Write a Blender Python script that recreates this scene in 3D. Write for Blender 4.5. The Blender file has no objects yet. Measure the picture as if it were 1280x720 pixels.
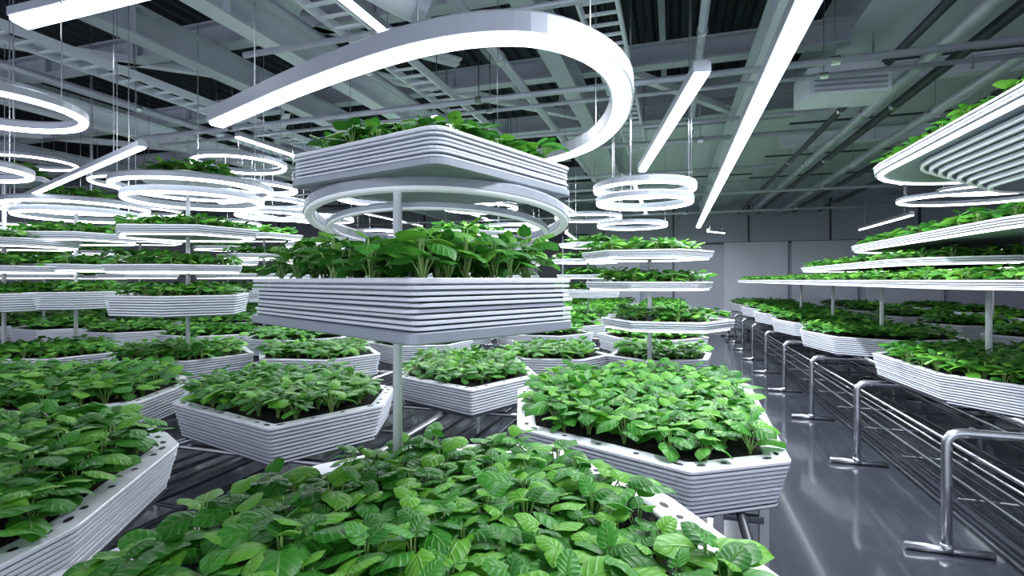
import bpy, math, random
import numpy as np
from mathutils import Vector, Matrix
random.seed(7); rng=np.random.RandomState(3)
S=bpy.context.scene; COL=S.collection
TH=math.radians(17.4); CT,ST=math.cos(TH),math.sin(TH); H=1.55; F=640.0; HY=350.0
def W(x,d): return (x*CT-d*ST, x*ST+d*CT)
def P(px,py,d):
    X,Y=W((px-640)/F*d,d); return Vector((X,Y,H+(HY-py)/F*d))
def cam_xd(X,Y): return (X*CT+Y*ST, -X*ST+Y*CT)
def PZ(px,py,z):
    d=(z-H)*F/(HY-py); return P(px,py,d)
# ---------------------------------------------------------------- materials
def mat(name,col,rough=.5,metal=0,bump=0,scale=40,var=0,emit=0,spec=.5,coat=0):
    m=bpy.data.materials.new(name); m.use_nodes=True; nt=m.node_tree; b=nt.nodes['Principled BSDF']
    b.inputs['Base Color'].default_value=(*col,1); b.inputs['Roughness'].default_value=rough
    b.inputs['Metallic'].default_value=metal; b.inputs['Specular IOR Level'].default_value=spec
    b.inputs['Coat Weight'].default_value=coat; b.inputs['Coat Roughness'].default_value=.06
    if emit:
        b.inputs['Emission Color'].default_value=(.88,.93,1,1); b.inputs['Emission Strength'].default_value=emit
    if bump or var:
        tc=nt.nodes.new('ShaderNodeTexCoord'); n=nt.nodes.new('ShaderNodeTexNoise'); n.inputs['Scale'].default_value=scale; n.inputs['Detail'].default_value=5
        nt.links.new(tc.outputs['Object'],n.inputs['Vector'])
        if bump:
            bp=nt.nodes.new('ShaderNodeBump'); bp.inputs['Strength'].default_value=bump; bp.inputs['Distance'].default_value=.02
            nt.links.new(n.outputs['Fac'],bp.inputs['Height']); nt.links.new(bp.outputs[0],b.inputs['Normal'])
        if var:
            r=nt.nodes.new('ShaderNodeValToRGB'); r.color_ramp.elements[0].position=.3; r.color_ramp.elements[1].position=.7
            r.color_ramp.elements[0].color=(*[c*(1-var) for c in col],1); r.color_ramp.elements[1].color=(*[min(1,c*(1+var)) for c in col],1)
            nt.links.new(n.outputs['Fac'],r.inputs[0]); nt.links.new(r.outputs[0],b.inputs['Base Color'])
    return m
M={}
M['white']=mat('white_plastic',(.76,.79,.86),.28,var=.05,scale=6)
M['rim']=mat('rim_plastic',(.80,.82,.88),.33,bump=.05,scale=60,var=.04)
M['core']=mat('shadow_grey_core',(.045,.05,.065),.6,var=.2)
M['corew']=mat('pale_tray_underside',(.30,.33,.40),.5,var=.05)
M['hole']=mat('dark_hole',(.010,.010,.014),.6,var=.2)
M['soil']=mat('dark_soil',(.008,.007,.006),.95,bump=1.0,scale=90,var=.7)
M['housing']=mat('grey_housing',(.36,.39,.45),.4,metal=.2,var=.05,scale=5)
M['glow']=mat('light_diffuser',(.9,.93,.95),.4,emit=6.5)
M['glow2']=mat('tray_light_diffuser',(.9,.93,.95),.4,emit=2.6)
M['glow3']=mat('dim_light_diffuser',(.78,.81,.88),.4,emit=.18)
M['steel']=mat('brushed_steel',(.60,.62,.66),.24,metal=.95,var=.08,scale=12)
M['dsteel']=mat('dark_steel',(.10,.105,.12),.4,metal=.7,var=.2,scale=8)
M['pole']=mat('white_pole',(.78,.81,.86),.3,metal=.1,var=.04)
M['beam']=mat('painted_beam',(.45,.48,.56),.5,var=.12,scale=3)
M['beamw']=mat('white_beam',(.72,.75,.84),.5,var=.06,scale=3)
M['pipe']=mat('pipe_grey',(.48,.51,.59),.4,metal=.3,var=.12,scale=4)
M['dpipe']=mat('pipe_dark',(.06,.065,.085),.45,metal=.3,var=.2,scale=4)
M['deck']=mat('roof_deck',(.010,.013,.030),.6,metal=.3,var=.3,scale=2)
M['panel']=mat('ceiling_panel',(.60,.62,.72),.7,var=.05,scale=2)
M['wall']=mat('wall_panel',(.38,.40,.48),.6,var=.06,scale=1.5)
M['wallw']=mat('wall_pale_panel',(.50,.53,.61),.6,var=.04,scale=1.5)
M['dark']=mat('dark_wall',(.03,.035,.05),.5,var=.2,scale=2)
M['floor']=mat('epoxy_floor',(.055,.060,.078),.15,var=.18,scale=1.2,bump=.015,coat=.5)
M['stem']=mat('green_stem',(.26,.44,.12),.45,var=.2,scale=30)
def leafmat():
    m=bpy.data.materials.new('green_leaf'); m.use_nodes=True; nt=m.node_tree; N=nt.nodes; L=nt.links; b=N['Principled BSDF']
    g=N.new('ShaderNodeNewGeometry'); r=N.new('ShaderNodeValToRGB')
    e=r.color_ramp.elements; e[0].position=0; e[0].color=(.014,.125,.014,1); e[1].position=1; e[1].color=(.19,.50,.045,1)
    x=e.new(.5); x.color=(.05,.28,.025,1)
    L.new(g.outputs['Random Per Island'],r.inputs[0])
    uv=N.new('ShaderNodeUVMap'); sp=N.new('ShaderNodeSeparateXYZ'); L.new(uv.outputs[0],sp.inputs[0])
    def mth(op,a,bv=None):
        n=N.new('ShaderNodeMath'); n.operation=op
        if isinstance(a,float): n.inputs[0].default_value=a
        else: L.new(a,n.inputs[0])
        if bv is not None:
            if isinstance(bv,float): n.inputs[1].default_value=bv
            else: L.new(bv,n.inputs[1])
        return n.outputs[0]
    au=mth('ABSOLUTE',mth('SUBTRACT',sp.outputs[0],.5))
    ph=mth('SUBTRACT',mth('MULTIPLY',sp.outputs[1],32.0),mth('MULTIPLY',au,20.0))
    s=mth('POWER',mth('ABSOLUTE',mth('COSINE',mth('MULTIPLY',ph,.5))),6.0)
    mid=mth('SUBTRACT',1.0,mth('MINIMUM',mth('MULTIPLY',au,18.0),1.0))
    v=mth('MAXIMUM',mth('MULTIPLY',s,.45),mid)
    mx=N.new('ShaderNodeMixRGB'); mx.inputs[2].default_value=(.26,.56,.12,1)
    L.new(mth('MULTIPLY',v,.38),mx.inputs[0]); L.new(r.outputs[0],mx.inputs[1]); L.new(mx.outputs[0],b.inputs['Base Color'])
    bp=N.new('ShaderNodeBump'); bp.invert=True; bp.inputs['Strength'].default_value=.7; bp.inputs['Distance'].default_value=.004
    L.new(v,bp.inputs['Height']); L.new(bp.outputs[0],b.inputs['Normal'])
    b.inputs['Roughness'].default_value=.42; b.inputs['Specular IOR Level'].default_value=.42
    tr=N.new('ShaderNodeBsdfTranslucent'); L.new(mx.outputs[0],tr.inputs[0]); ms=N.new('ShaderNodeMixShader'); ms.inputs[0].default_value=.25
    L.new(b.outputs[0],ms.inputs[1]); L.new(tr.outputs[0],ms.inputs[2]); L.new(ms.outputs[0],N['Material Output'].inputs[0])
    return m
M['leaf']=leafmat()
# ---------------------------------------------------------------- mesh helpers
class MB:
    def __init__(s): s.v=[]; s.f=[]; s.m=[]
    def add(s,vs,fs,mi=0):
        o=len(s.v); s.v+= [tuple(v) for v in vs]; s.f+=[tuple(i+o for i in f) for f in fs]; s.m+=[mi]*len(fs)
    def box(s,a,b,mi=0):
        x0,y0,z0=a; x1,y1,z1=b
        s.add([(x0,y0,z0),(x1,y0,z0),(x1,y1,z0),(x0,y1,z0),(x0,y0,z1),(x1,y0,z1),(x1,y1,z1),(x0,y1,z1)],
              [(3,2,1,0),(4,5,6,7),(0,1,5,4),(1,2,6,5),(2,3,7,6),(3,0,4,7)],mi)
    def bar(s,a,b,w,h,mi=0):
        a=Vector(a);b=Vector(b);t=(b-a).normalized(); up=Vector((0,0,1)) if abs(t.z)<.95 else Vector((0,1,0))
        r=t.cross(up).normalized(); u=r.cross(t)
        vs=[p+r*sx*w/2+u*sz*h/2 for p in(a,b) for sx,sz in((-1,-1),(1,-1),(1,1),(-1,1))]
        s.add(vs,[(3,2,1,0),(4,5,6,7),(0,1,5,4),(1,2,6,5),(2,3,7,6),(3,0,4,7)],mi)
    def tube(s,pts,r,n=8,mi=0,caps=True,closed=False):
        pts=[Vector(p) for p in pts]; k=len(pts); vs=[]; ref=None
        for i,p in enumerate(pts):
            if closed: t=pts[(i+1)%k]-pts[i-1]
            else: t=pts[min(i+1,k-1)]-pts[max(i-1,0)]
            t.normalize()
            if ref is None: ref=Vector((0,0,1)) if abs(t.z)<.9 else Vector((1,0,0))
            a=(ref-t*ref.dot(t)).normalized(); ref=a; b=t.cross(a)
            rr=r[i] if isinstance(r,(list,tuple)) else r
            for j in range(n):
                q=2*math.pi*j/n; vs.append(p+a*math.cos(q)*rr+b*math.sin(q)*rr)
        fs=[]
        for i in range(k if closed else k-1):
            i2=(i+1)%k
            for j in range(n): fs.append((i*n+j,i*n+(j+1)%n,i2*n+(j+1)%n,i2*n+j))
        if caps and not closed: fs.append(tuple(range(n))[::-1]); fs.append(tuple((k-1)*n+j for j in range(n)))
        s.add(vs,fs,mi)
    def sweep(s,pts,prof,closed=False,mi=0):
        pts=[Vector(p) for p in pts]; k=len(pts); n=len(prof); vs=[]
        for i,p in enumerate(pts):
            t=(pts[(i+1)%k]-pts[i-1]) if closed else (pts[min(i+1,k-1)]-pts[max(i-1,0)])
            t.z=0; t.normalize(); r=Vector((t.y,-t.x,0))
            for o,z in prof: vs.append(p+r*o+Vector((0,0,z)))
        fs=[]
        for i in range(k if closed else k-1):
            i2=(i+1)%k
            for j in range(n): fs.append((i*n+j,i2*n+j,i2*n+(j+1)%n,i*n+(j+1)%n))
        if not closed: fs.append(tuple(range(n))); fs.append(tuple((k-1)*n+j for j in range(n))[::-1])
        s.add(vs,fs,mi)
    def mesh(s,name,mats,smooth=False):
        me=bpy.data.meshes.new(name); me.from_pydata(s.v,[],s.f)
        for m in (mats if isinstance(mats,list) else [mats]): me.materials.append(M[m])
        me.polygons.foreach_set('material_index',s.m)
        if smooth: me.polygons.foreach_set('use_smooth',[True]*len(s.f))
        me.update(); return me
def link(name,data,parent=None,loc=(0,0,0),rz=0):
    o=bpy.data.objects.new(name,data); COL.objects.link(o); o.location=loc; o.rotation_euler=(0,0,rz); o.parent=parent; return o
def tag(o,label=None,cat=None,group=None,kind=None):
    if label:
        if len(label.split())>16: print('LONG',label)
        o['label']=label
    if cat:o['category']=cat
    if group:o['group']=group
    if kind:o['kind']=kind
    return o
def root(name,loc,label,cat,group=None,rz=0):
    o=link(name,None,None,loc,rz); o.empty_display_size=.1; return tag(o,label,cat,group)
def inst(parts,name,loc,label,cat,group=None,rz=0,rx=0):
    o=root(name,loc,label,cat,group,rz); o.rotation_euler=(rx,0,rz)
    for n,me in parts: link(n,me,o)
    return o
# ---------------------------------------------------------------- polygons
def area(p): return .5*sum(p[i][0]*p[(i+1)%len(p)][1]-p[(i+1)%len(p)][0]*p[i][1] for i in range(len(p)))
def inset(poly,t):
    n=len(poly); out=[]
    for i in range(n):
        p0=Vector(poly[i-1]);p1=Vector(poly[i]);p2=Vector(poly[(i+1)%n])
        a=(p1-p0).normalized(); b=(p2-p1).normalized(); na=Vector((-a.y,a.x)); nb=Vector((-b.y,b.x))
        m=(na+nb); m/=max(.3,m.dot(na)) ; out.append(tuple(p1+m*t))
    return out
def rnd(poly,r,k=4):
    n=len(poly); out=[]
    for i in range(n):
        p0=Vector(poly[i-1]);p1=Vector(poly[i]);p2=Vector(poly[(i+1)%n])
        ra=min(r,(p0-p1).length*.45,(p2-p1).length*.45)
        a=p1+(p0-p1).normalized()*ra; b=p1+(p2-p1).normalized()*ra
        for j in range(k+1):
            t=j/k; out.append(tuple(a*(1-t)**2+p1*2*t*(1-t)+b*t*t))
    return out
def inpoly(p,poly):
    n=len(poly)
    for i in range(n):
        a=poly[i];b=poly[(i+1)%n]
        if (b[0]-a[0])*(p[1]-a[1])-(b[1]-a[1])*(p[0]-a[0])<0: return False
    return True
def layer(mb,poly,ins,r,zs,dx=0,dy=0,mi=0,cap=True):
    loops=[]
    for z,e in zs: loops.append([(x+dx,y+dy,z) for x,y in rnd(inset(poly,ins+e),r)])
    n=len(loops[0]); vs=[v for l in loops for v in l]; fs=[]
    for k in range(len(loops)-1):
        for j in range(n): fs.append((k*n+j,k*n+(j+1)%n,(k+1)*n+(j+1)%n,(k+1)*n+j))
    if cap: fs.append(tuple(range(n))[::-1]); fs.append(tuple((len(loops)-1)*n+j for j in range(n)))
    mb.add(vs,fs,mi)
def tray_parts(poly,thick=.16,n=7,rimw=.06,r=.05,taper=.004,sep=True,light=False,jit=.003,holes=True,pale=False,lin=.04,band=0):
    parts=[]; rt=.013
    mb=MB(); loops=[]
    for ins,z in((.004,thick-rt),(0,thick-rt*.8),(0,thick-rt*.2),(.003,thick),(rimw-.004,thick),(rimw,thick-.004),(rimw,thick-.035)):
        loops.append([(x,y,z) for x,y in rnd(inset(poly,ins),max(.012,r-ins*.4))])
    m=len(loops[0]); vs=[v for l in loops for v in l]; fs=[]
    for k in range(len(loops)-1):
        for j in range(m): fs.append((k*m+j,k*m+(j+1)%m,(k+1)*m+(j+1)%m,(k+1)*m+j))
    mb.add(vs,fs)
    if holes:
        mid=inset(poly,rimw*.5)
        for i in range(len(mid)):
            a=Vector(mid[i]);b=Vector(mid[(i+1)%len(mid)]); L=(b-a).length; u=(b-a).normalized(); w=Vector((-u.y,u.x))
            k=max(2,int(L/.07))
            for j in range(k):
                if j not in (0,k-1) and (i+j)%2: continue
                c=a+(b-a)*((j+.5)/k); hl=.018 if j in(0,k-1) else .011; hw=.009
                mb.add([(*(c+u*hl*math.cos(q)+w*hw*math.sin(q)),thick+.0012) for q in [x*math.pi/6 for x in range(12)]],[tuple(range(12))],1)
    parts.append(('rim',mb.mesh('rim',['rim','hole'])))
    pitch=(thick-rt-.003-band)/n; h=pitch*.64
    allb=MB()
    for k in range(n):
        b=MB() if sep else allb; z1=thick-rt-.0045-pitch*k; z0=z1-h
        q=random.uniform(-jit,jit); q2=random.uniform(-jit,jit)
        layer(b,poly,.003+taper*k,r,[(z0,.002),(z0+h*.15,0),(z0+h*.85,0),(z1,.002)],q,q2)
        if sep: parts.append(('side_plate',b.mesh('side_plate','white')))
    if not sep: parts.append(('ribbed_side',allb.mesh('ribbed_side','white')))
    if band:
        b=MB(); layer(b,poly,-.002,r,[(.0005,.006),(.004,0),(band-.003,0),(band-.0005,.003)]); parts.append(('base_band',b.mesh('base_band','housing')))
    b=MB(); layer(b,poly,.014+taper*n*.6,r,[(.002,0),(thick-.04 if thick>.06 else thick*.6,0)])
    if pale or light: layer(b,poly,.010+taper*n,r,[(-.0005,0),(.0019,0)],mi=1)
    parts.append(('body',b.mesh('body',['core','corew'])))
    b=MB(); pl=rnd(inset(poly,rimw-.002),max(.012,r-.03)); b.add([(x,y,thick-.012) for x,y in pl],[tuple(range(len(pl)))]); parts.append(('soil',b.mesh('soil','soil')))
    if light:
        b=MB(); pl=[(x,y,0) for x,y in rnd(inset(poly,lin),r)]
        b.sweep(pl,[(-.016,-.012),(.016,-.012),(.016,.001),(-.016,.001)],closed=True); parts.append(('light_strip',b.mesh('light_strip','glow2')))
    return parts
cands=[]
def crop(poly,z,sp,sc,tall=0,margin=.03,far=False):
    pin=inset(poly,margin)
    xs=[p[0] for p in poly]; ys=[p[1] for p in poly]; r=0; y=min(ys)
    while y<max(ys):
        x=min(xs)+(sp/2 if r%2 else 0)
        while x<max(xs):
            q=(x+random.uniform(-.22,.22)*sp,y+random.uniform(-.22,.22)*sp)
            if inpoly(q,pin): cands.append((q[0],q[1],z,sc*random.uniform(.84,1.16),tall,far))
            x+=sp
        y+=sp*.87; r+=1
def place_tray(polyW,ztop,label,thick=.16,n=7,group=None,sp=.1,sc=1,tall=0,sep=True,light=False,rimw=.06,r=.02,taper=.004,holes=True,far=False,cat='planting tray',jit=.002,pale=False,margin=None,band=0):
    if area(polyW)<0: polyW=polyW[::-1]
    cx=sum(p[0] for p in polyW)/len(polyW); cy=sum(p[1] for p in polyW)/len(polyW)
    loc=[(p[0]-cx,p[1]-cy) for p in polyW]
    parts=tray_parts(loc,thick,n,rimw,r,taper,sep,light,jit,holes,pale,band=band)
    o=inst(parts,'planting_tray',(cx,cy,ztop-thick),label,cat,group)
    crop(polyW,ztop-.013,sp,sc,tall,rimw+.02 if margin is None else margin,far)
    return o
hexcache={}
def hexpoly(r,sx=1.08,sy=.92): return [(r*sx*math.cos(math.radians(a)),r*sy*math.sin(math.radians(a))) for a in range(0,360,60)]
def hex_tray(x,y,ztop,r,rz,label,group,light=False,thick=.17,n=8,sp=.1,sc=1,far=False,sides=6):
    key=(round(r,2),light,thick,n,sides)
    pl=hexpoly(r) if sides==6 else [(r*math.cos(2*math.pi*a/sides),r*math.sin(2*math.pi*a/sides)) for a in range(sides)]
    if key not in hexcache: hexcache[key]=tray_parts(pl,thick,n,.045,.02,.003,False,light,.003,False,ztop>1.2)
    inst(hexcache[key],'planting_tray',(x,y,ztop-thick),label,'planting tray',group,rz)
    c,s=math.cos(rz),math.sin(rz)
    crop([(x+a*c-b*s,y+a*s+b*c) for a,b in pl],ztop-.013,sp,sc,0,.065,far)
# ---------------------------------------------------------------- room
def struct(name,mb,mats): return tag(link(name,mb.mesh(name,mats)),kind='structure')
b=MB(); b.box((-15,-3,-.1),(8,15.6,0)); struct('floor',b,'floor')
b=MB(); x=-15.0; zc=4.35
while x<1.6:
    b.sweep([(x,-3,zc),(x,15.6,zc)],[(-.06,0),(-.03,-.05),(.03,-.05),(.06,0),(.09,0),(.09,.03),(-.09,.03),(-.09,0)]); x+=.18
b.box((-15,-3,zc+.02),(8,15.6,zc+.12)); struct('ceiling',b,'deck')
b=MB(); b.box((1.5,-3,3.75),(8,15.6,4.3))
for yy in range(-2,16,2): b.box((1.5,yy,3.73),(8,yy+.05,3.752),1)
b.box((-1.6,7.4,3.65),(1.5,15.6,4.3)); b.box((-1.6,11,3.63),(1.5,11.06,3.652),1)
struct('trim_1',b,['panel','dpipe'])
b=MB(); b.box((-15,15.6,0),(8,15.8,4.4))
for xx in range(-14,8,2): b.box((xx,15.57,0),(xx+.05,15.602,4.3),1)
b.box((-15,15.56,2.55),(8,15.6,2.62),1)
struct('wall_back',b,['wall','dpipe'])
b=MB(); b.box((7.8,-3,0),(8,15.6,4.4)); struct('wall_right',b,'wall')
b=MB(); b.box((-15.2,-3,0),(-15,15.6,4.4)); struct('wall_left',b,'wall')
def backx(px):
    k=(px-640)/F; return 15.5*(k*CT-ST)/(k*ST+CT)
b=MB(); b.box((backx(673),15.45,0),(backx(737),15.6,2.95)); b.box((backx(703),15.43,0),(backx(705),15.46,2.9),1); struct('door_1',b,['dark','pipe'])
for i,(a,c) in enumerate(((905,985),(990,1072),(1082,1180),(610,668),(745,800))):
    b=MB(); b.box((backx(a),15.5,.2),(backx(c),15.6,2.6)); b.box((backx(a)+.05,15.49,.3),(backx(c)-.05,15.51,2.5))
    struct('trim_%d'%(i+2),b,'wallw')
# ---------------------------------------------------------------- near trays (bench level)
ZT=.95
def C(pts): return [W(x,d) for x,d in pts]
place_tray(C([(-.97,.98),(-.64,1.66),(-.36,1.87),(.16,1.87),(.44,1.42),(.56,.98),(.47,.62),(-.85,.62)]),ZT,'large front planting tray at the bottom of the photo, full of broad green leaves',thick=.17,n=10,rimw=.095,margin=.15,sp=.105,sc=1.05)
place_tray(C([(.02,2.08),(.56,1.60),(.93,1.70),(1.37,2.95),(1.05,3.3),(.27,3.2),(.03,2.8)]),ZT,'white ribbed tray of seedlings beside the aisle, right of the front tray',thick=.17,n=10,rimw=.08,sp=.1,margin=.10,sc=1.1)
place_tray(C([(-1.75,2.75),(-1.66,2.5),(-.98,2.06),(-.62,2.45),(-.65,2.85),(-1.1,3.25),(-1.7,3.2)]),ZT,'white ribbed hexagonal tray with seedlings left of the central white pole',thick=.17,n=9,rimw=.06,sp=.1,sc=1.12,margin=.08)
place_tray(C([(-.72,3.2),(-.22,2.78),(.165,3.22),(.02,4.1),(-.75,4.1)]),ZT,'white ribbed tray with a low crop right behind the central pole',thick=.17,n=9,rimw=.06,sc=1.0)
place_tray(C([(-1.36,2.02),(-1.22,1.88),(-1.06,1.25),(-1.1,.8),(-1.3,.45),(-2.4,.6),(-2.5,1.9),(-1.55,2.14)]),ZT,'white ribbed tray cut off by the left edge, nearest on the left',thick=.17,n=10,rimw=.08,margin=.085,sc=1.25,sp=.1)
place_tray(C([(-1.88,3.0),(-1.83,2.5),(-2.2,2.28),(-3.3,2.5),(-3.3,3.3),(-2.2,3.4)]),ZT,'white tray behind the nearest left tray, its pointed right corner showing',thick=.17,n=9,rimw=.06,sc=1.15,margin=.08)
cent=[(-2.7,4.2,.54,'white hexagonal tray with leafy crop, below the left tower of ring lights'),(-3.78,4.25,.48,'white hexagonal tray at the left edge, beyond the pointed-corner tray'),
 (-1.6,4.25,.5,'white hexagonal tray between the left tower and the central pole'),(.36,4.2,.42,'small white hexagonal tray right behind the central trays'),
 (1.2,4.15,.42,'white hexagonal tray at the foot of the right tower'),(-.9,5.05,.48,'white hexagonal tray behind the pole, seen under the big stacked tray')]
used=[]
for x,d,r,l in cent:
    X,Y=W(x,d); used.append((X,Y)); hex_tray(X,Y,ZT,r,random.uniform(-.2,.2)+TH,l,'bench trays left of the aisle',sp=.105,sc=1.1)
ORD=['first','second','third','fourth','fifth','sixth','seventh','eighth','ninth','tenth','eleventh','twelfth','thirteenth','fourteenth']
for j in range(9):
    for i in range(12):
        X=-.22-1.22*i; Y=4.6+1.2*j
        x,d=cam_xd(X,Y)
        if d<4.9 or Y>14.6 or x/d<-1.12 or x/d>1.1: continue
        if any(math.hypot(X-u,Y-v)<1.02 for u,v in used): continue
        hex_tray(X,Y,ZT,.55,random.uniform(-.1,.1),'white hexagonal bench tray, %s row back, %s column from the aisle'%(ORD[j],ORD[i]),'distant bench trays left of the aisle',sp=.11 if d<6.5 else .15,sc=1.1 if d<6.5 else 1.4,far=d>6.5)
def shift(p,dx,dy): return [(a+dx,b+dy) for a,b in p]
Rp=[(1.56,4.9),(1.62,3.95),(1.95,3.55),(2.8,3.6),(2.95,4.9),(2.5,5.3),(1.9,5.25)]
Rh=[(1.46,6.9),(1.62,6.2),(2.2,5.95),(2.9,6.3),(2.95,7.3),(2.3,7.6),(1.6,7.45)]
place_tray(Rp,ZT,'white ribbed tray on the right bench, nearest to the camera beyond the rails',thick=.19,n=10,sp=.105,rimw=.05,sc=1.1,margin=.06)
for k in range(5):
    place_tray(shift(Rh,0,k*1.85),ZT,'white ribbed tray on the right bench, %s beyond the nearest one'%ORD[k],thick=.19,n=8,sp=.12 if k<1 else .15,sc=1.15 if k<1 else 1.4,sep=False,far=k>0,group='right bench trays')
for c in range(2):
    for k in range(7):
        Y=3.6+k*1.7; X=3.95+c*1.6
        hex_tray(X,Y,ZT,.62,random.uniform(-.1,.1),'white bench tray in the %s column behind the right rails, %s along'%(ORD[c+1],ORD[k]),'inner right bench trays',thick=.19,sp=.14,sc=1.35,far=True)
# ---------------------------------------------------------------- central tower
px0,pd0=-.3575,1.60
PX,PY=W(px0,pd0)
def pole(x,y,z0,z1,label,r=.014,group=None,cols=()):
    o=root('support_pole',(x,y,z0),label,'pole',group)
    m=MB(); m.tube([(0,0,0),(0,0,z1-z0)],r,12); link('shaft',m.mesh('shaft','pole',True),o)
    m=MB(); m.tube([(0,0,0),(0,0,.012),(0,0,.03)],[r*2.2,r*2.2,r*1.3],12); link('base_collar',m.mesh('base_collar','steel'),o)
    for c in cols:
        m=MB(); m.tube([(0,0,c-z0-.035),(0,0,c-z0-.01),(0,0,c-z0)],[r*1.4,r*1.5,r*2.6],12); link('tray_collar',m.mesh('tray_collar','housing'),o)
    return o
pole(PX,PY,ZT-.016,1.96,'slim white pole of the central tower, rising out of the front tray',cols=(1.408,1.866))
place_tray(C([(-.207,1.07),(.174,1.45),(-.482,2.06),(-.863,1.69)]),1.555,'thick stack of white square plates carrying tall seedlings on the central pole',thick=.145,n=8,sp=.07,sc=.95,tall=1,rimw=.035,r=.025,taper=.0,jit=.010,holes=False,pale=True,margin=.05,band=.028)
place_tray(C([(-.205,1.40),(.236,1.97),(-.33,2.22),(-.775,1.77)]),1.98,'upper stack of white plates, seen from below on the central pole',thick=.112,n=6,sp=.09,sc=.95,tall=0,rimw=.035,r=.05,taper=.0,jit=.006,holes=False,pale=True,margin=.06,band=.024)
# ---------------------------------------------------------------- ring lights
def circ(r,n=48,sx=1): return [(r*sx*math.cos(2*math.pi*i/n),r*math.sin(2*math.pi*i/n),0) for i in range(n)]
def fixture_parts(path,w,h,closed,glow='glow',cables=(),top=3.6,hz=.4,gw=.4):
    a=MB(); a.sweep(path,[(-w/2,h*hz),(w/2,h*hz),(w/2,h),(w*.3,h*1.2),(-w*.3,h*1.2),(-w/2,h)],closed=closed)
    g=MB(); g.sweep(path,[(-w*gw*.75,0),(w*gw*.75,0),(w*gw,h*.12),(w*gw,h*hz+.001),(-w*gw,h*hz+.001),(-w*gw,h*.12)],closed=closed)
    p=[('housing',a.mesh('housing','housing')),('diffuser',g.mesh('diffuser',glow))]
    for c in cables:
        t=MB(); t.tube([(c[0],c[1],c[2]+h),(c[0],c[1],top)],.0028,5); p.append(('cable',t.mesh('cable','steel')))
    return p
def roofz(x,y): return 3.63 if (y>7.3 and x>-1.7) or x>1.4 else 4.3
ringcache={}
def ring(x,y,z,r,label,group='hanging ring lights',w=.05,h=.05,rx=0,rz=0,cab=True,sx=1,glow='glow',hz=.4):
    tz=roofz(x,y)-z
    key=(round(r,2),w,h,round(tz,1),cab,sx,glow)
    if key not in ringcache:
        cs=[(r*sx*math.cos(a),r*math.sin(a),0) for a in(.3,2.4,4.5)] if cab else []
        ringcache[key]=fixture_parts(circ(r,sx=sx),w,h,True,glow,cables=cs,top=tz-.06,hz=hz)
    o=inst(ringcache[key],'ring_light',(x,y,z),label,'ring light',group,rz); o.rotation_euler=(rx,0,rz); return o
x,y=W(-.29,2.08)
ring(x,y,H+.215,.50,'large pale ring encircling the pole under the upper square tray',w=.04,h=.04,rx=math.radians(-7),rz=TH,cab=False,glow='glow3',hz=.3)
ring(x,y,H+.175,.43,'smaller pale inner ring below the large one around the pole',w=.022,h=.022,rx=math.radians(-7),rz=TH,cab=False,glow='glow3',hz=.3)
hk=[(-1.52,2.64),(-1.2,2.39),(-.9,2.16),(-.6,1.95),(-.33,1.79),(-.1,1.71),(.1,1.72),(.28,1.84),(.42,2.05),(.50,2.33),(.53,2.65),(.49,3.0),(.36,3.3),(.16,3.5),(-.1,3.55),(-.4,3.45),(-.68,3.22),(-.85,2.95)]
def smooth(p,k=4):
    out=[]; n=len(p)
    for i in range(n-1):
        p0=Vector(p[max(i-1,0)]);p1=Vector(p[i]);p2=Vector(p[i+1]);p3=Vector(p[min(i+2,n-1)])
        for j in range(k):
            t=j/k; out.append(.5*((2*p1)+(p2-p0)*t+(2*p0-5*p1+4*p2-p3)*t*t+(3*p1-p0-3*p2+p3)*t**3))
    out.append(Vector(p[-1])); return out
path=[Vector((*W(a.x,a.y),0)) for a in smooth(hk)]
c0=Vector((PX,PY,0)); zz=2.34
inst(fixture_parts([p-c0 for p in path],.10,.08,False,cables=[path[i]-c0 for i in(4,16,28,44,56)],top=4.25-zz,hz=.2,gw=.38),'curved_light',(PX,PY,zz),'huge hook-shaped linear light curving over the central tower','ceiling light')
rings=[(-15,140,2.5,.36,'ring light cut off by the left edge, nearest on that side'),(-60,215,3.2,.36,'ring light below the cut-off ring at the far left edge'),
(245,240,4.0,.53,'wide ring light above the left tower, upper of a close pair'),(245,254,4.0,.46,'wide ring light above the left tower, lower of a close pair'),
(100,262,4.6,.5,'ring light above the leftmost full tower, upper of a close pair'),(100,273,4.6,.44,'ring light above the leftmost full tower, lower of a close pair'),
(490,250,5.2,.55,'ring light seen behind the pole under the upper square tray'),(318,238,6.0,.45,'ring light right of the left tower ring, slightly higher'),
(805,240,3.9,.36,'upper one of two stacked ring lights over the right tower'),(805,256,3.9,.34,'lower one of two stacked ring lights over the right tower'),
(600,262,7.0,.5,'far ring light right of the central pole'),(345,272,6.5,.45,'ring light behind the left tower at tray height'),(640,232,7.5,.5,'distant ring light over the dark doorway'),
(300,208,5.0,.4,'ring light high behind the left tower'),(180,232,6.0,.5,'distant ring light between the two left towers'),(790,284,7,.45,'ring light behind the right tower'),
(420,222,7.4,.42,'small distant ring light left of the upper square tray'),(40,205,6.2,.42,'small distant ring light high above the leftmost tower'),(560,215,8.6,.45,'small far ring light seen past the square tray corner')]
for i,(px,py,d,r,l) in enumerate(rings):
    p=P(px,py,d); ring(p.x,p.y,p.z,r,l,w=.045,h=.05,hz=.34)
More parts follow.
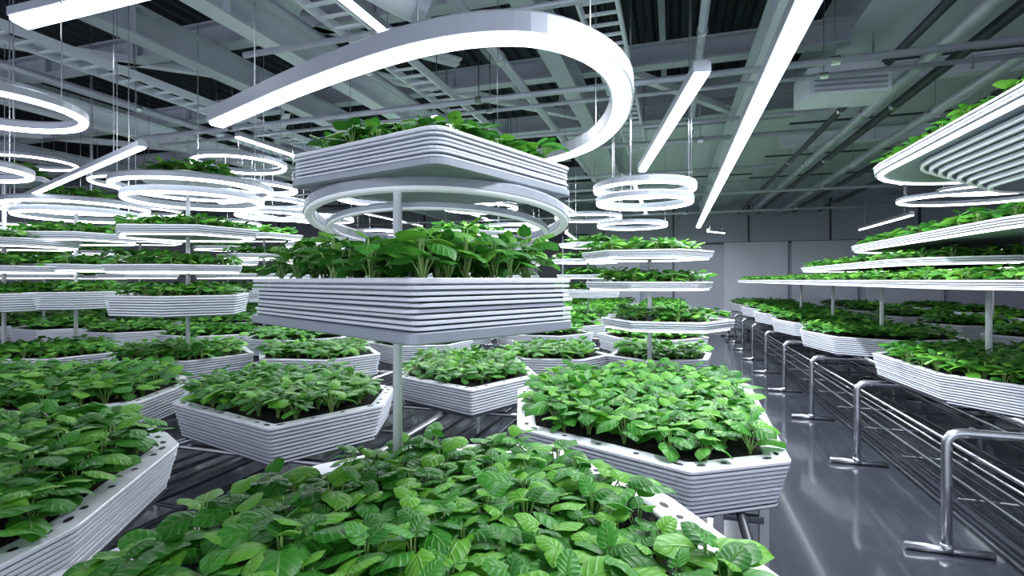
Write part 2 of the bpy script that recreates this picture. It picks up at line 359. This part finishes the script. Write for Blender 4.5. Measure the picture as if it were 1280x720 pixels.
# ---------------------------------------------------------------- towers
def tower(px,d,levels,desc,r=.5,sm=None,base=.934,top=None,far=False,sides=6):
    x=(px-640)/F*d; X,Y=W(x,d); zs=[]
    for i,(py,dx,thick,light) in enumerate(levels):
        z=H+(HY-py)/F*d; zs.append(z); Xa,Ya=W(x+dx,d)
        hex_tray(Xa,Ya,z,r,TH+random.uniform(-.35,.35),('thin lit tray' if light else 'thick ribbed tray')+', %s tier down, %s'%(ORD[i],desc),'trays on the '+desc,light=light,thick=thick,n=3 if thick<.1 else 7,sp=.1 if not far else .15,sc=.95 if not far else 1.2,far=far,sides=sides)
    if sm:
        z=H+(HY-sm)/F*d; zs.append(z); hex_tray(X,Y,z,.34,.2,'small top tray crowning the '+desc,'trays on the '+desc,thick=.04,n=2,sp=.09,sc=1.15,far=far)
    pole(X,Y,base,(top or max(zs)+.02),'white pole of the '+desc,r=.015)
tower(235,4.0,[(287,0,.06,True),(332,-.08,.05,True),(368,-.05,.15,False)],'left tower beside the central trays',sm=222)
tower(95,4.6,[(294,0,.06,True),(331,-.15,.05,True),(364,-.05,.15,False)],'tower left of the left tower',sm=252)
tower(5,4.3,[(300,0,.06,True),(333,0,.05,True),(366,-.1,.15,False)],'tower at the left frame edge',sm=222)
tower(812,3.75,[(315,-.03,.05,True),(352,0,.05,True),(398,.12,.06,True)],'right tower near the aisle',r=.44)
for px,d,desc in((575,6.2,'tower behind the central pole'),(330,6.5,'tower midway between left tower and pole'),(400,8.2,'distant tower left of the pole'),(285,8.8,'distant tower right of left tower'),(175,7.2,'distant tower between both left towers'),
   (55,7.0,'distant tower near the left edge'),(20,9.2,'farthest tower near the left edge'),(640,9.5,'farthest tower beyond the pole'),(735,8.0,'distant tower beyond the right tower'),(120,10.2,'farthest tower left of left tower'),(470,10.5,'farthest tower behind the pole')):
    lv=[(HY-(zq-H)*F/d,random.uniform(-.08,.08),.05 if zq>1.5 else .12,zq>1.5) for zq in (2.12,1.87,1.63,1.4)]
    tower(px,d,lv,desc,far=True,r=.5)
    X,Y=W((px-640)/F*d,d); ring(X,Y,2.5,.5,'ring light hanging over the '+desc,w=.045,h=.05,hz=.34)
# ---------------------------------------------------------------- right racks
def stad(x0,x1,y0,y1,n=10,flat=1.0):
    r=(x1-x0)/2; cx=(x0+x1)/2; o=[]
    for i in range(n+1): a=math.pi+math.pi*i/n; o.append((cx+r*math.cos(a),y0+r*flat+r*flat*math.sin(a)))
    for i in range(n+1): a=math.pi*i/n; o.append((cx+r*math.cos(a),y1-r*flat+r*flat*math.sin(a)))
    return o
place_tray(stad(1.33,2.75,1.2,4.75,14,1),2.34,'top oval tray in the upper right corner with nested loops beneath',thick=.05,n=2,light=True,sp=.1,rimw=.05,r=.02,holes=False,sep=False,sc=1.0)
for k in range(8):
    q=.035*k; cx,cy=2.1,2.6; p=stad(1.47+q,2.75-q,.9+q,4.3-q*1.7,14,1)
    inst(fixture_parts([Vector((a-cx,b-cy,0)) for a,b in p],.022,.022,True,'glow3'),'loop_light',(cx,cy,2.255-.026*k),'oval loop under the upper right tray, %s loop from the top'%ORD[k],'loop light','nested loops of the upper right tray')
place_tray(stad(1.6,2.9,2.6,6.1),1.87,'oval lit tray on the right rack, second tier from the top',thick=.045,n=2,light=True,sp=.1,sc=.95,rimw=.05,r=.02,holes=False,sep=False)
place_tray(stad(1.55,2.9,3.9,7.9),1.705,'oval lit tray on the right rack, third tier from the top',thick=.04,n=2,light=True,sp=.11,sc=.85,rimw=.05,r=.02,holes=False,sep=False)
place_tray(stad(1.45,2.95,2.9,13.8),1.55,'long lit tray on the right rack at eye level',thick=.04,n=2,light=True,sp=.12,sc=.85,rimw=.05,r=.02,holes=False,sep=False)
place_tray(stad(3.6,4.9,3.6,11.5),1.76,'long lit tray on the inner right rack behind the aisle-side trays',thick=.05,n=2,light=True,sp=.15,sc=1.2,rimw=.05,r=.02,holes=False,sep=False,far=True)
for i,(yy) in enumerate((3.9,4.6,6.6,8.4,10.3)):
    pole(2.2,yy,.93,1.515,'white post between right bench and rack, %s from the camera'%ORD[i],r=.02,group='right rack posts')
for i,(xx,yy) in enumerate(((2.0,3.8),(2.3,4.3))):
    pole(xx,yy,1.52,2.295,'slim upper post on the right rack, %s from the camera'%ORD[i],r=.012,group='upper right rack posts')
for i,yy in enumerate((4.6,8.8)): pole(4.25,yy,.93,1.715,'white post on the inner right rack, %s from the camera'%ORD[i],r=.02,group='inner rack posts')
for (px,py,d,r,l) in((1215,250,5.9,.5,'ring light below the upper right oval tray'),(1250,238,7.2,.5,'ring light behind the right rack ring')):
    p=P(px,py,d); ring(p.x,p.y,p.z,r,l,sx=1.4)
# ---------------------------------------------------------------- straight lights
def tube_light(a,b_,label,w=.07,h=.065,cab=True):
    a=Vector(a);b_=Vector(b_); z=(a.z+b_.z)/2; c=Vector(((a.x+b_.x)/2,(a.y+b_.y)/2,z)); A=a-c;B=b_-c
    cs=[A.lerp(B,.12),A.lerp(B,.88)]
    top=min(roofz(*(p+c).xy) for p in cs)
    inst(fixture_parts([A,B],w,h,False,cables=cs if cab else [],top=top-z,hz=.3),'linear_light',c,label,'ceiling light','straight ceiling lights')
zt=2.85
tube_light((.62,.6,zt),(.62,13.6,zt),'long straight light running down above the aisle',w=.13,h=.10)
tube_light(P(878,95,3.0),PZ(803,215,P(878,95,3.0).z),'short straight light between aisle light and hook light',w=.1,h=.08)
tube_light(P(25,32,2.6),P(215,-15,2.6),'wide straight light in the upper left corner',w=.14,h=.06)
tube_light(P(0,262,5.0),PZ(178,186,P(0,262,5.0).z),'straight light at the left edge pointing to the rings',w=.04,h=.04)
tube_light(PZ(415,-10,3.2),PZ(492,52,3.2),'straight light at the top left of the hook light')
tube_light(PZ(1075,288,2.6),PZ(1140,270,2.6),'small straight light far right above the rack')
tube_light(PZ(690,258,3.0),PZ(704,282,2.95),'distant short light left of the right tower')
tube_light(PZ(664,292,2.55),PZ(684,302,2.55),'distant short light above the dark doorway')
tube_light(PZ(708,292,2.55),PZ(722,302,2.55),'distant short light right of the doorway')
tube_light(PZ(885,290,2.7),PZ(905,292,2.7),'tiny far light at the end of the aisle light')
for i,(X,y0,y1) in enumerate(((-2.2,4.5,7),(-2.2,8,12),(-4.6,4.5,7.5),(-4.6,8.5,12.5),(-7,6,9),(-7,10,13.5),(-9.5,8,12),(-.6,8,12.5),(3.6,6,10))):
    tube_light((X,y0,3.12),(X,y1,3.12),'straight light above the tray field, %s of the far set'%ORD[i])
# ---------------------------------------------------------------- roof steel
def ibeam(a,b_,w,h,label,m='beam',group='roof beams'):
    a=Vector(a);b_=Vector(b_);c=(a+b_)/2; o=root('roof_beam',c,label,'roof beam',group)
    A=a-c;B=b_-c; t=.02
    mb=MB(); u=Vector((0,0,1))
    mb.bar(A+u*(h/2),B+u*(h/2),w,t); link('top_flange',mb.mesh('top_flange',m),o)
    mb=MB(); mb.bar(A-u*(h/2),B-u*(h/2),w,t); link('bottom_flange',mb.mesh('bottom_flange',m),o)
    mb=MB(); mb.bar(A,B,t,h-t)
    L=(B-A).length; k=int(L/1.2); d=(B-A)/L
    for i in range(1,k): q=A+d*(i*L/k); mb.bar(q-d*.006,q+d*.006,w*.9,h-t)
    link('web',mb.mesh('web',m),o)
for i,X in enumerate((-9.5,-6.6,-3.9,-3.0,-.95,.75)):
    ibeam((X,-1,3.5),(X,15.5,3.5),.16,.22,'pale steel beam along the room, %s from the left'%ORD[i],'beamw' if i%2 else 'beam')
for i,Y in enumerate((2.2,3.6,5.2,7.0)):
    ibeam((-14.9,Y,3.74),(1.5,Y,3.74),.14,.2,'cross beam under the dark roof, %s from the camera'%ORD[i])
for i,Y in enumerate((8.8,10.4,12,13.8)):
    ibeam((-14.9,Y,3.74),(-1.7,Y,3.74),.14,.2,'far cross beam under the dark roof, %s of the far ones'%ORD[i])
for i,Y in enumerate((4.0,6.0,8.5)):
    ibeam((1.5,Y,3.62),(7.7,Y,3.62),.12,.16,'cross beam under the pale right ceiling, %s from the camera'%ORD[i],'beamw','right ceiling beams')
for i,X in enumerate((-8.2,-5.3,-2.0,-.1)):
    ibeam((X,-1,4.15),(X,7.2,4.15),.06,.1,'slim purlin tight under the dark roof, %s from the left'%ORD[i],'beam','roof purlins')
for i,(a,b_) in enumerate((((-3.9,2.2),(-2.0,4.6)),((-3.9,4.6),(-6.6,2.2)),((-3.9,4.6),(-6.6,7.2)),((-3.0,4.6),(-.95,6.8)),((-.95,3.4),(-3.0,2.2)),((-.95,4.6),(.75,7.0)),((-6.6,7.2),(-9.5,4.6)),((-3.9,8.8),(-6.6,7.2)),((-3.0,3.4),(-.95,1.6)),((-.95,2.2),(.75,3.6)))):
    m=MB(); A=Vector((*a,3.67));B=Vector((*b_,3.67)); c=(A+B)/2; m.bar(A-c,B-c,.08,.08)
    m.bar(A-c,A-c+(B-A).normalized()*.3,.2,.02); m.bar(B-c,B-c-(B-A).normalized()*.3,.2,.02)
    o=link('roof_brace',m.mesh('roof_brace','beamw'),None,c); tag(o,'diagonal roof brace between beams, %s in the set'%ORD[i],'roof brace','roof braces')
def pipe(pts,r,label,m='pipe',group='ceiling pipes'):
    pts=[Vector(p) for p in pts]; c=sum(pts,Vector())/len(pts); L=[p-c for p in pts]
    o=root('ceiling_pipe',c,label,'pipe',group); mb=MB(); mb.tube(L,r,10); link('tube',mb.mesh('tube',m,True),o)
    for i in range(len(L)-1):
        k=max(1,int((L[i+1]-L[i]).length/2.2)); d=(L[i+1]-L[i]).normalized()
        for j in range(k):
            q=L[i].lerp(L[i+1],(j+.5)/k); w_=q+c; f=MB(); f.tube([q-d*.03,q+d*.03],r*1.3,10); f.tube([q,q+Vector((0,0,max(.04,roofz(w_.x,w_.y)-w_.z)))],.005,5); link('clamp',f.mesh('clamp','steel'),o)
for i,(X,z,r,m) in enumerate(((1.75,3.4,.035,'dpipe'),(1.98,3.35,.05,'pipe'),(2.25,3.4,.045,'dpipe'),(2.6,3.3,.05,'pipe'),(3.1,3.4,.045,'dpipe'),(3.7,3.4,.05,'dpipe'),(.2,3.3,.03,'pipe'),(-1.3,3.3,.04,'pipe'),(-2.5,3.35,.03,'pipe'),(-5.2,3.3,.04,'pipe'))):
    pipe([(X,0,z),(X,15.3,z)],r,'straight pipe along the ceiling, %s of the lengthwise runs'%ORD[i],m)
for i,(Y,z,x0,x1,r) in enumerate(((3.0,3.2,-3.0,1.4,.022),(4.4,3.2,-6,2.6,.028),(4.7,3.2,-6,2.6,.02),(5.5,3.15,-6,1.4,.02),(6.4,3.2,-8,1.5,.03),(8.2,3.2,-10,1.4,.03),(9.4,3.2,-8,1.4,.025),(10.5,3.2,-10,6,.03),(12.5,3.1,-10,6,.03))):
    pipe([(x0,Y,z),(x1,Y,z)],r,'thin cross pipe below the beams, %s from the camera'%ORD[i])
def cabletray(x,y0,y1,z,label):
    m=MB(); L=(y1-y0)/2
    for s in(-.12,.12): m.bar((s,-L,0),(s,L,0),.02,.07)
    for i in range(int(2*L/.15)): m.bar((-.12,-L+.05+i*.15,-.02),(.12,-L+.05+i*.15,-.02),.025,.015)
    o=root('cable_tray',(x,(y0+y1)/2,z),label,'cable tray'); link('ladder',m.mesh('ladder','beamw'),o)
    for s in(-.12,.12):
        for q in(-.7,0,.7): h=MB(); h.tube([(s,q*L,0),(s,q*L,roofz(x,(y0+y1)/2+q*L)-z)],.005,5); link('hanger_rod',h.mesh('hanger_rod','steel'),o)
cabletray(-.45,1.5,7.2,3.3,'long ladder-like cable tray under the roof, top centre')
cabletray(-2.1,1.0,7.2,3.3,'ladder-like cable tray left of the hook light')
cabletray(-4.5,2.0,10,3.3,'ladder-like cable tray high over the left towers')
p=P(525,8,2.7); o=root('duct_drum',p,'short pale ventilation drum at the top edge above the hook light','ventilation duct')
m=MB(); m.tube([(-.5,-.3,.25),(-.1,-.06,.05),(.02,.01,0)],[.10,.10,.10],20); link('duct',m.mesh('duct','beamw',True),o)
m=MB(); m.tube([(.0,.0,.01),(.05,.03,-.015)],[.12,.12],20); link('flange',m.mesh('flange','housing'),o)
m=MB(); m.tube([(-.1,0,.05),(-.1,0,4.25-p.z)],.006,6); link('hanger',m.mesh('hanger','steel'),o)
p=P(1050,112,4.6); o=root('air_conditioner',p,'white box-shaped air unit with louvres hanging from the ceiling on the right','air unit',rz=.1)
m=MB(); m.box((-.32,-.2,-.10),(.32,.2,.14)); m.box((-.26,-.17,.14),(.26,.17,.18)); link('casing',m.mesh('casing','beamw'),o)
for s in range(4):
    f=MB(); f.bar((-.28,-.215,-.07+s*.045),(.28,-.215,-.07+s*.045),.03,.012); link('louvre',f.mesh('louvre','housing'),o)
for sx in(-.27,.27):
    f=MB(); f.tube([(sx,0,.14),(sx,0,3.75-p.z)],.01,6); link('hanger',f.mesh('hanger','steel'),o)
# ---------------------------------------------------------------- right rails & benches
def hoop(x0,x1,Y,label,group):
    o=root('steel_leg_frame',(x0,Y,0),label,'steel frame',group)
    L=x1-x0; pts=[(0,0,.02),(0,0,.4),(0,0,.62)]
    for i in range(1,7): a=math.pi/2*i/6; pts.append((.07-.07*math.cos(a),0,.62+.07*math.sin(a)))
    pts+=[(L*.5,0,.69)]
    for i in range(0,7): a=math.pi/2*i/6; pts.append((L-.07+.07*math.sin(a),0,.62+.07*math.cos(a)))
    pts+=[(L,0,.3),(L,0,.02)]
    m=MB(); m.tube(pts,.026,12); link('hoop',m.mesh('hoop','steel',True),o)
    for xx in (0,L):
        m=MB(); m.tube([(xx-.2,0,.022),(xx+.22,0,.022)],.022,10); link('foot',m.mesh('foot','steel',True),o)
        m=MB(); m.tube([(xx,0,.02),(xx,0,.06)],.034,12); link('collar',m.mesh('collar','steel',True),o)
for i in range(9):
    hoop(1.48,3.1,3.5+1.47*i,'polished steel hoop frame by the aisle, %s from the camera'%ORD[i],'steel frames right of the aisle')
def frame(name,loc,label,pieces):
    o=root(name,loc,label,'bench frame'); L=Vector(loc)
    for n,a,b_,r,m in pieces:
        mb=MB(); mb.tube([Vector(a)-L,Vector(b_)-L],r,8); link(n,mb.mesh(n,m,True),o)
    return o
pc=[('lower_rail',(X,1,z),(X,15,z),.011,'steel' if i%5==0 else 'dsteel') for i,(X,z) in enumerate(((1.62,.56),(1.62,.46),(1.62,.36),(1.66,.26),(1.75,.16),(2.0,.60),(2.15,.48),(2.3,.38),(2.3,.22),(2.7,.55),(1.9,.08),(2.5,.08),(2.05,.12),(2.85,.35),(1.85,.42),(1.95,.3),(2.45,.5),(2.6,.3)))]
pc+=[('cross_tie',(1.55,2.8+.74*k,.30),(3.0,2.8+.74*k,.30),.010,'dsteel') for k in range(15)]
pc+=[('bearer',(X,2,.737),(X,15,.737),.022,'steel') for X in(1.9,2.6)]
frame('rail_bundle',(2.2,8,0),'steel bearers and dark lower rails running through the right aisle hoops',pc)
frame('rail_bundle',(4.8,8,0),'steel bearers under the inner right trays',[('bearer',(X,2,.737),(X,15,.737),.022,'steel') for X in(3.7,4.4,5.2,6.0)])
for i,Y in enumerate((2.5,5,7.5,10,12.5)): hoop(3.5,6.2,Y,'steel hoop frame under the inner right trays, %s from the camera'%ORD[i],'inner steel frames')
pc=[('long_rail',(.22-.5*n,.3,.76),(.22-.5*n,15,.76),.016,'steel' if n%2 else 'dsteel') for n in range(29)]
pc+=[('cross_rail',(-14.2,.9+n*1.05,.72),(.3,.9+n*1.05,.72),.016,'steel') for n in range(13)]
pc+=[('lower_rail',(.1-k*.45,.3,z),(.1-k*.45,15,z),.012,'dsteel') for z in(.5,.38,.26) for k in range(8)]
pc+=[('lower_cross_rail',(-6,1.2+n*.7,.44),(.3,1.2+n*.7,.44),.011,'dsteel') for n in range(9)]
o=frame('bench_frame',(-3,7,0),'wide steel bench frame of rails and legs under all trays left of the aisle',pc)
legs=[(X,1.45+i*1.35) for i in range(10) for X in(.02,-1.6,-3.6)]+[(.27,3.2+i*1.35) for i in range(9)]+[W(.875,1.78),W(.70,1.74)]
for X,Y in legs:
    X2=X+3;Y2=Y-7
    m=MB(); m.bar((X2,Y2,0),(X2,Y2,.775),.03,.03); m.box((X2-.05,Y2-.05,0),(X2+.05,Y2+.05,.01)); link('leg',m.mesh('leg','steel'),o)
# ---------------------------------------------------------------- seedlings
def leaf(L,Wd,pitch,droop,nu,nv,az,org,fold=.22,roll=0):
    vs=[];uv=[];fs=[]
    x=0;z=0;pts=[(0,0,pitch)]
    for i in range(nv):
        a=pitch-droop*((i+.5)/nv); x+=L/nv*math.cos(a); z+=L/nv*math.sin(a); pts.append((x,z,a))
    ph=random.random()*6
    for i,(x,z,a) in enumerate(pts):
        t=i/nv; w=Wd*(max(math.sin(math.pi*min(1,(t*.95+.04))**.74),0)**.72)+.0012
        if i==nv: w=.0025
        back=-.12*L*(1-t)**4
        for j in range(nu+1):
            u=j/nu*2-1
            yy=u*w*.5; up=fold*abs(yy)-1.8*yy*yy/Wd*.5+.03*Wd*math.sin(t*9+ph+u)*abs(u)
            xx=x+back*abs(u)-math.sin(a)*up; zz=z+math.cos(a)*up
            y2=yy*math.cos(roll)-up*math.sin(roll)*.3; zz+=yy*math.sin(roll)
            vs.append((org[0]+xx*math.cos(az)-y2*math.sin(az),org[1]+xx*math.sin(az)+y2*math.cos(az),org[2]+zz)); uv.append((j/nu,t))
    for i in range(nv):
        for j in range(nu):
            k=i*(nu+1)+j; fs.append((k,k+1,k+nu+2,k+nu+1))
    return vs,fs,uv
def tubeq(pts,r,n):
    m=MB(); m.tube(pts,r,n,caps=False); return m.v,m.f
def plant(res,tall):
    lv,lf,lu=[],[],[]; sv,sf=[],[]
    nl=random.choice((7,8,9))
    a0=random.random()*6.28; hb=.08 if not tall else .108
    for k in range(nl):
        az=a0+k*2.4+random.uniform(-.3,.3); inner=k>=nl-2; low=k<(2 if not tall else 3)
        rr=random.uniform(.014,.036) if not inner else random.uniform(.0,.01)
        hz=hb*(random.uniform(.4,.7) if low else random.uniform(.75,1.0)) if not inner else hb*random.uniform(1.0,1.15)
        L=random.uniform(.066,.088)*(1 if not inner else .65); Wd=L*random.uniform(.72,.86)
        pitch=random.uniform(-.05,.55) if not inner else random.uniform(.4,1.0)
        org=(rr*math.cos(az),rr*math.sin(az),hz)
        nu,nv={2:(6,8),1:(4,5),0:(2,4)}[res]
        v,f,u=leaf(L,Wd,pitch,random.uniform(.5,1.2),nu,nv,az,org,roll=random.uniform(-.5,.5))
        o=len(lv); lv+=v; lf+=[tuple(i+o for i in q) for q in f]; lu+=u
        if res>0:
            b0=(random.uniform(-.006,.006),random.uniform(-.006,.006),0)
            v,f=tubeq([b0,(rr*.45*math.cos(az),rr*.45*math.sin(az),hz*.55),org],.0018,4 if res<2 else 5)
            o=len(sv); sv+=[tuple(q) for q in v]; sf+=[tuple(i+o for i in q) for q in f]
    return lv,lf,lu,sv,sf
def qmesh(name,V,Fq,UV,mi,mats):
    me=bpy.data.meshes.new(name); V=np.asarray(V,dtype=np.float32); Fq=np.asarray(Fq,dtype=np.int32)
    me.vertices.add(len(V)); me.vertices.foreach_set('co',V.ravel()); nf=len(Fq)
    me.loops.add(nf*4); me.loops.foreach_set('vertex_index',Fq.ravel()); me.polygons.add(nf)
    me.polygons.foreach_set('loop_start',np.arange(nf,dtype=np.int32)*4)
    for m in mats: me.materials.append(M[m])
    me.polygons.foreach_set('material_index',np.asarray(mi,dtype=np.int32)); me.polygons.foreach_set('use_smooth',np.ones(nf,dtype=bool))
    if UV is not None:
        uvl=me.uv_layers.new(name='UVMap'); uvl.data.foreach_set('uv',np.asarray(UV,dtype=np.float32)[Fq.ravel()].ravel())
    me.update(calc_edges=True); me.validate(); return me
NV=12
hi=[]
for tall in(0,1):
    for i in range(NV):
        lv,lf,lu,sv,sf=plant(2,tall)
        hi.append((qmesh('foliage',lv,lf,lu,[0]*len(lf),['leaf']),qmesh('stems',sv,sf,None,[0]*len(sf),['stem'])))
def packed(res,tall):
    lv,lf,lu,sv,sf=plant(res,tall); n=len(lv)
    V=np.array(lv+sv); Fq=np.array(lf+[tuple(i+n for i in f) for f in sf]); U=np.array(lu+[(0,0)]*len(sv)); mi=np.array([0]*len(lf)+[1]*len(sf)); return V,Fq,U,mi
mids=[packed(1,0) for _ in range(8)]; midt=[packed(1,1) for _ in range(8)]; lows=[packed(0,0) for _ in range(8)]
near=[];rest=[]
for c in cands:
    x,d=cam_xd(c[0],c[1]); vis=False
    if d>.45:
        sx=640+F*x/d; sy=HY+F*(H-c[2]-.08)/d
        vis=-40<sx<1320 and -40<sy<745
    (near if vis and not c[5] else rest).append((d,x,c))
near.sort(key=lambda t:t[0]**2+t[1]**2)
NI=340
for i,(d,x,c) in enumerate(near[:NI]):
    fo,st=hi[(NV if c[4] else 0)+random.randrange(NV)]
    if c[2]>1.8: g='the upper square plates of the tower' if c[0]<1 else 'the upper right oval tray'
    elif c[2]>1.2: g='the thick square stack' if c[0]<1 else 'the right rack'
    else:
        g='the front tray' if -1<x<.56 and d<1.9 else ('the aisle-side tray' if x>0 and d<3.4 else ('the nearest left tray' if x<-1.05 and d<2.14 else ('the tray left of the pole' if x>-1.8 else 'the tray behind the left one')))
    o=root('leafy_seedling',(c[0],c[1],c[2]),'leafy green seedling with rounded leaves in '+g,'seedling','seedlings in '+g,rz=random.random()*6.28)
    s=c[3]; o.scale=(s,s,s*random.uniform(.9,1.1)); link('foliage',fo,o); link('stems',st,o)
rest+=near[NI:]
VV=[];FF=[];UU=[];MM=[];off=0
for d,x,c in rest:
    if d<.2 or abs(x/d)>1.25: continue
    pool=lows if (c[5] or d>5.0) else (midt if c[4] else mids)
    V,Fq,U,mi=pool[random.randrange(8)]; a=random.random()*6.28; ca,sa=math.cos(a),math.sin(a)
    V2=V*c[3]; V3=np.stack([V2[:,0]*ca-V2[:,1]*sa+c[0],V2[:,0]*sa+V2[:,1]*ca+c[1],V2[:,2]*random.uniform(.85,1.05)+c[2]],1)
    VV.append(V3);FF.append(Fq+off);UU.append(U);MM.append(mi);off+=len(V)
o=link('seedling_crop',qmesh('seedling_crop',np.concatenate(VV),np.concatenate(FF),np.concatenate(UU),np.concatenate(MM),['leaf','stem']))
tag(o,'mass of small green seedlings filling all the more distant trays and tiers','seedlings',kind='stuff')
print('plants',len(cands),len(near),len(rest),off)
# ---------------------------------------------------------------- lights & world
w=bpy.data.worlds.new('World'); S.world=w; w.use_nodes=True; bg=w.node_tree.nodes['Background']; bg.inputs[0].default_value=(.80,.86,1,1); bg.inputs[1].default_value=1.4
def arealight(loc,sx,sy,e,rz=0):
    l=bpy.data.lights.new('area','AREA'); l.shape='RECTANGLE'; l.size=sx; l.size_y=sy; l.energy=e; l.color=(.89,.93,1)
    o=bpy.data.objects.new('light_lamp',l); COL.objects.link(o); o.location=loc; o.rotation_euler=(0,0,rz)
arealight((.62,7,2.845),.08,12.5,340)
arealight((-2.2,7.5,3.115),.06,7,200)
arealight((-4.6,8.5,3.115),.06,8,200)
cam=bpy.data.cameras.new('Camera'); co=bpy.data.objects.new('Camera',cam); COL.objects.link(co); co.location=(0,0,H); co.rotation_euler=(math.pi/2,0,TH)
cam.sensor_width=36; cam.lens=18; cam.shift_y=-10/1280; cam.clip_start=.05; cam.clip_end=100
S.camera=co
S.view_settings.view_transform='Standard'
S.view_settings.exposure=.2
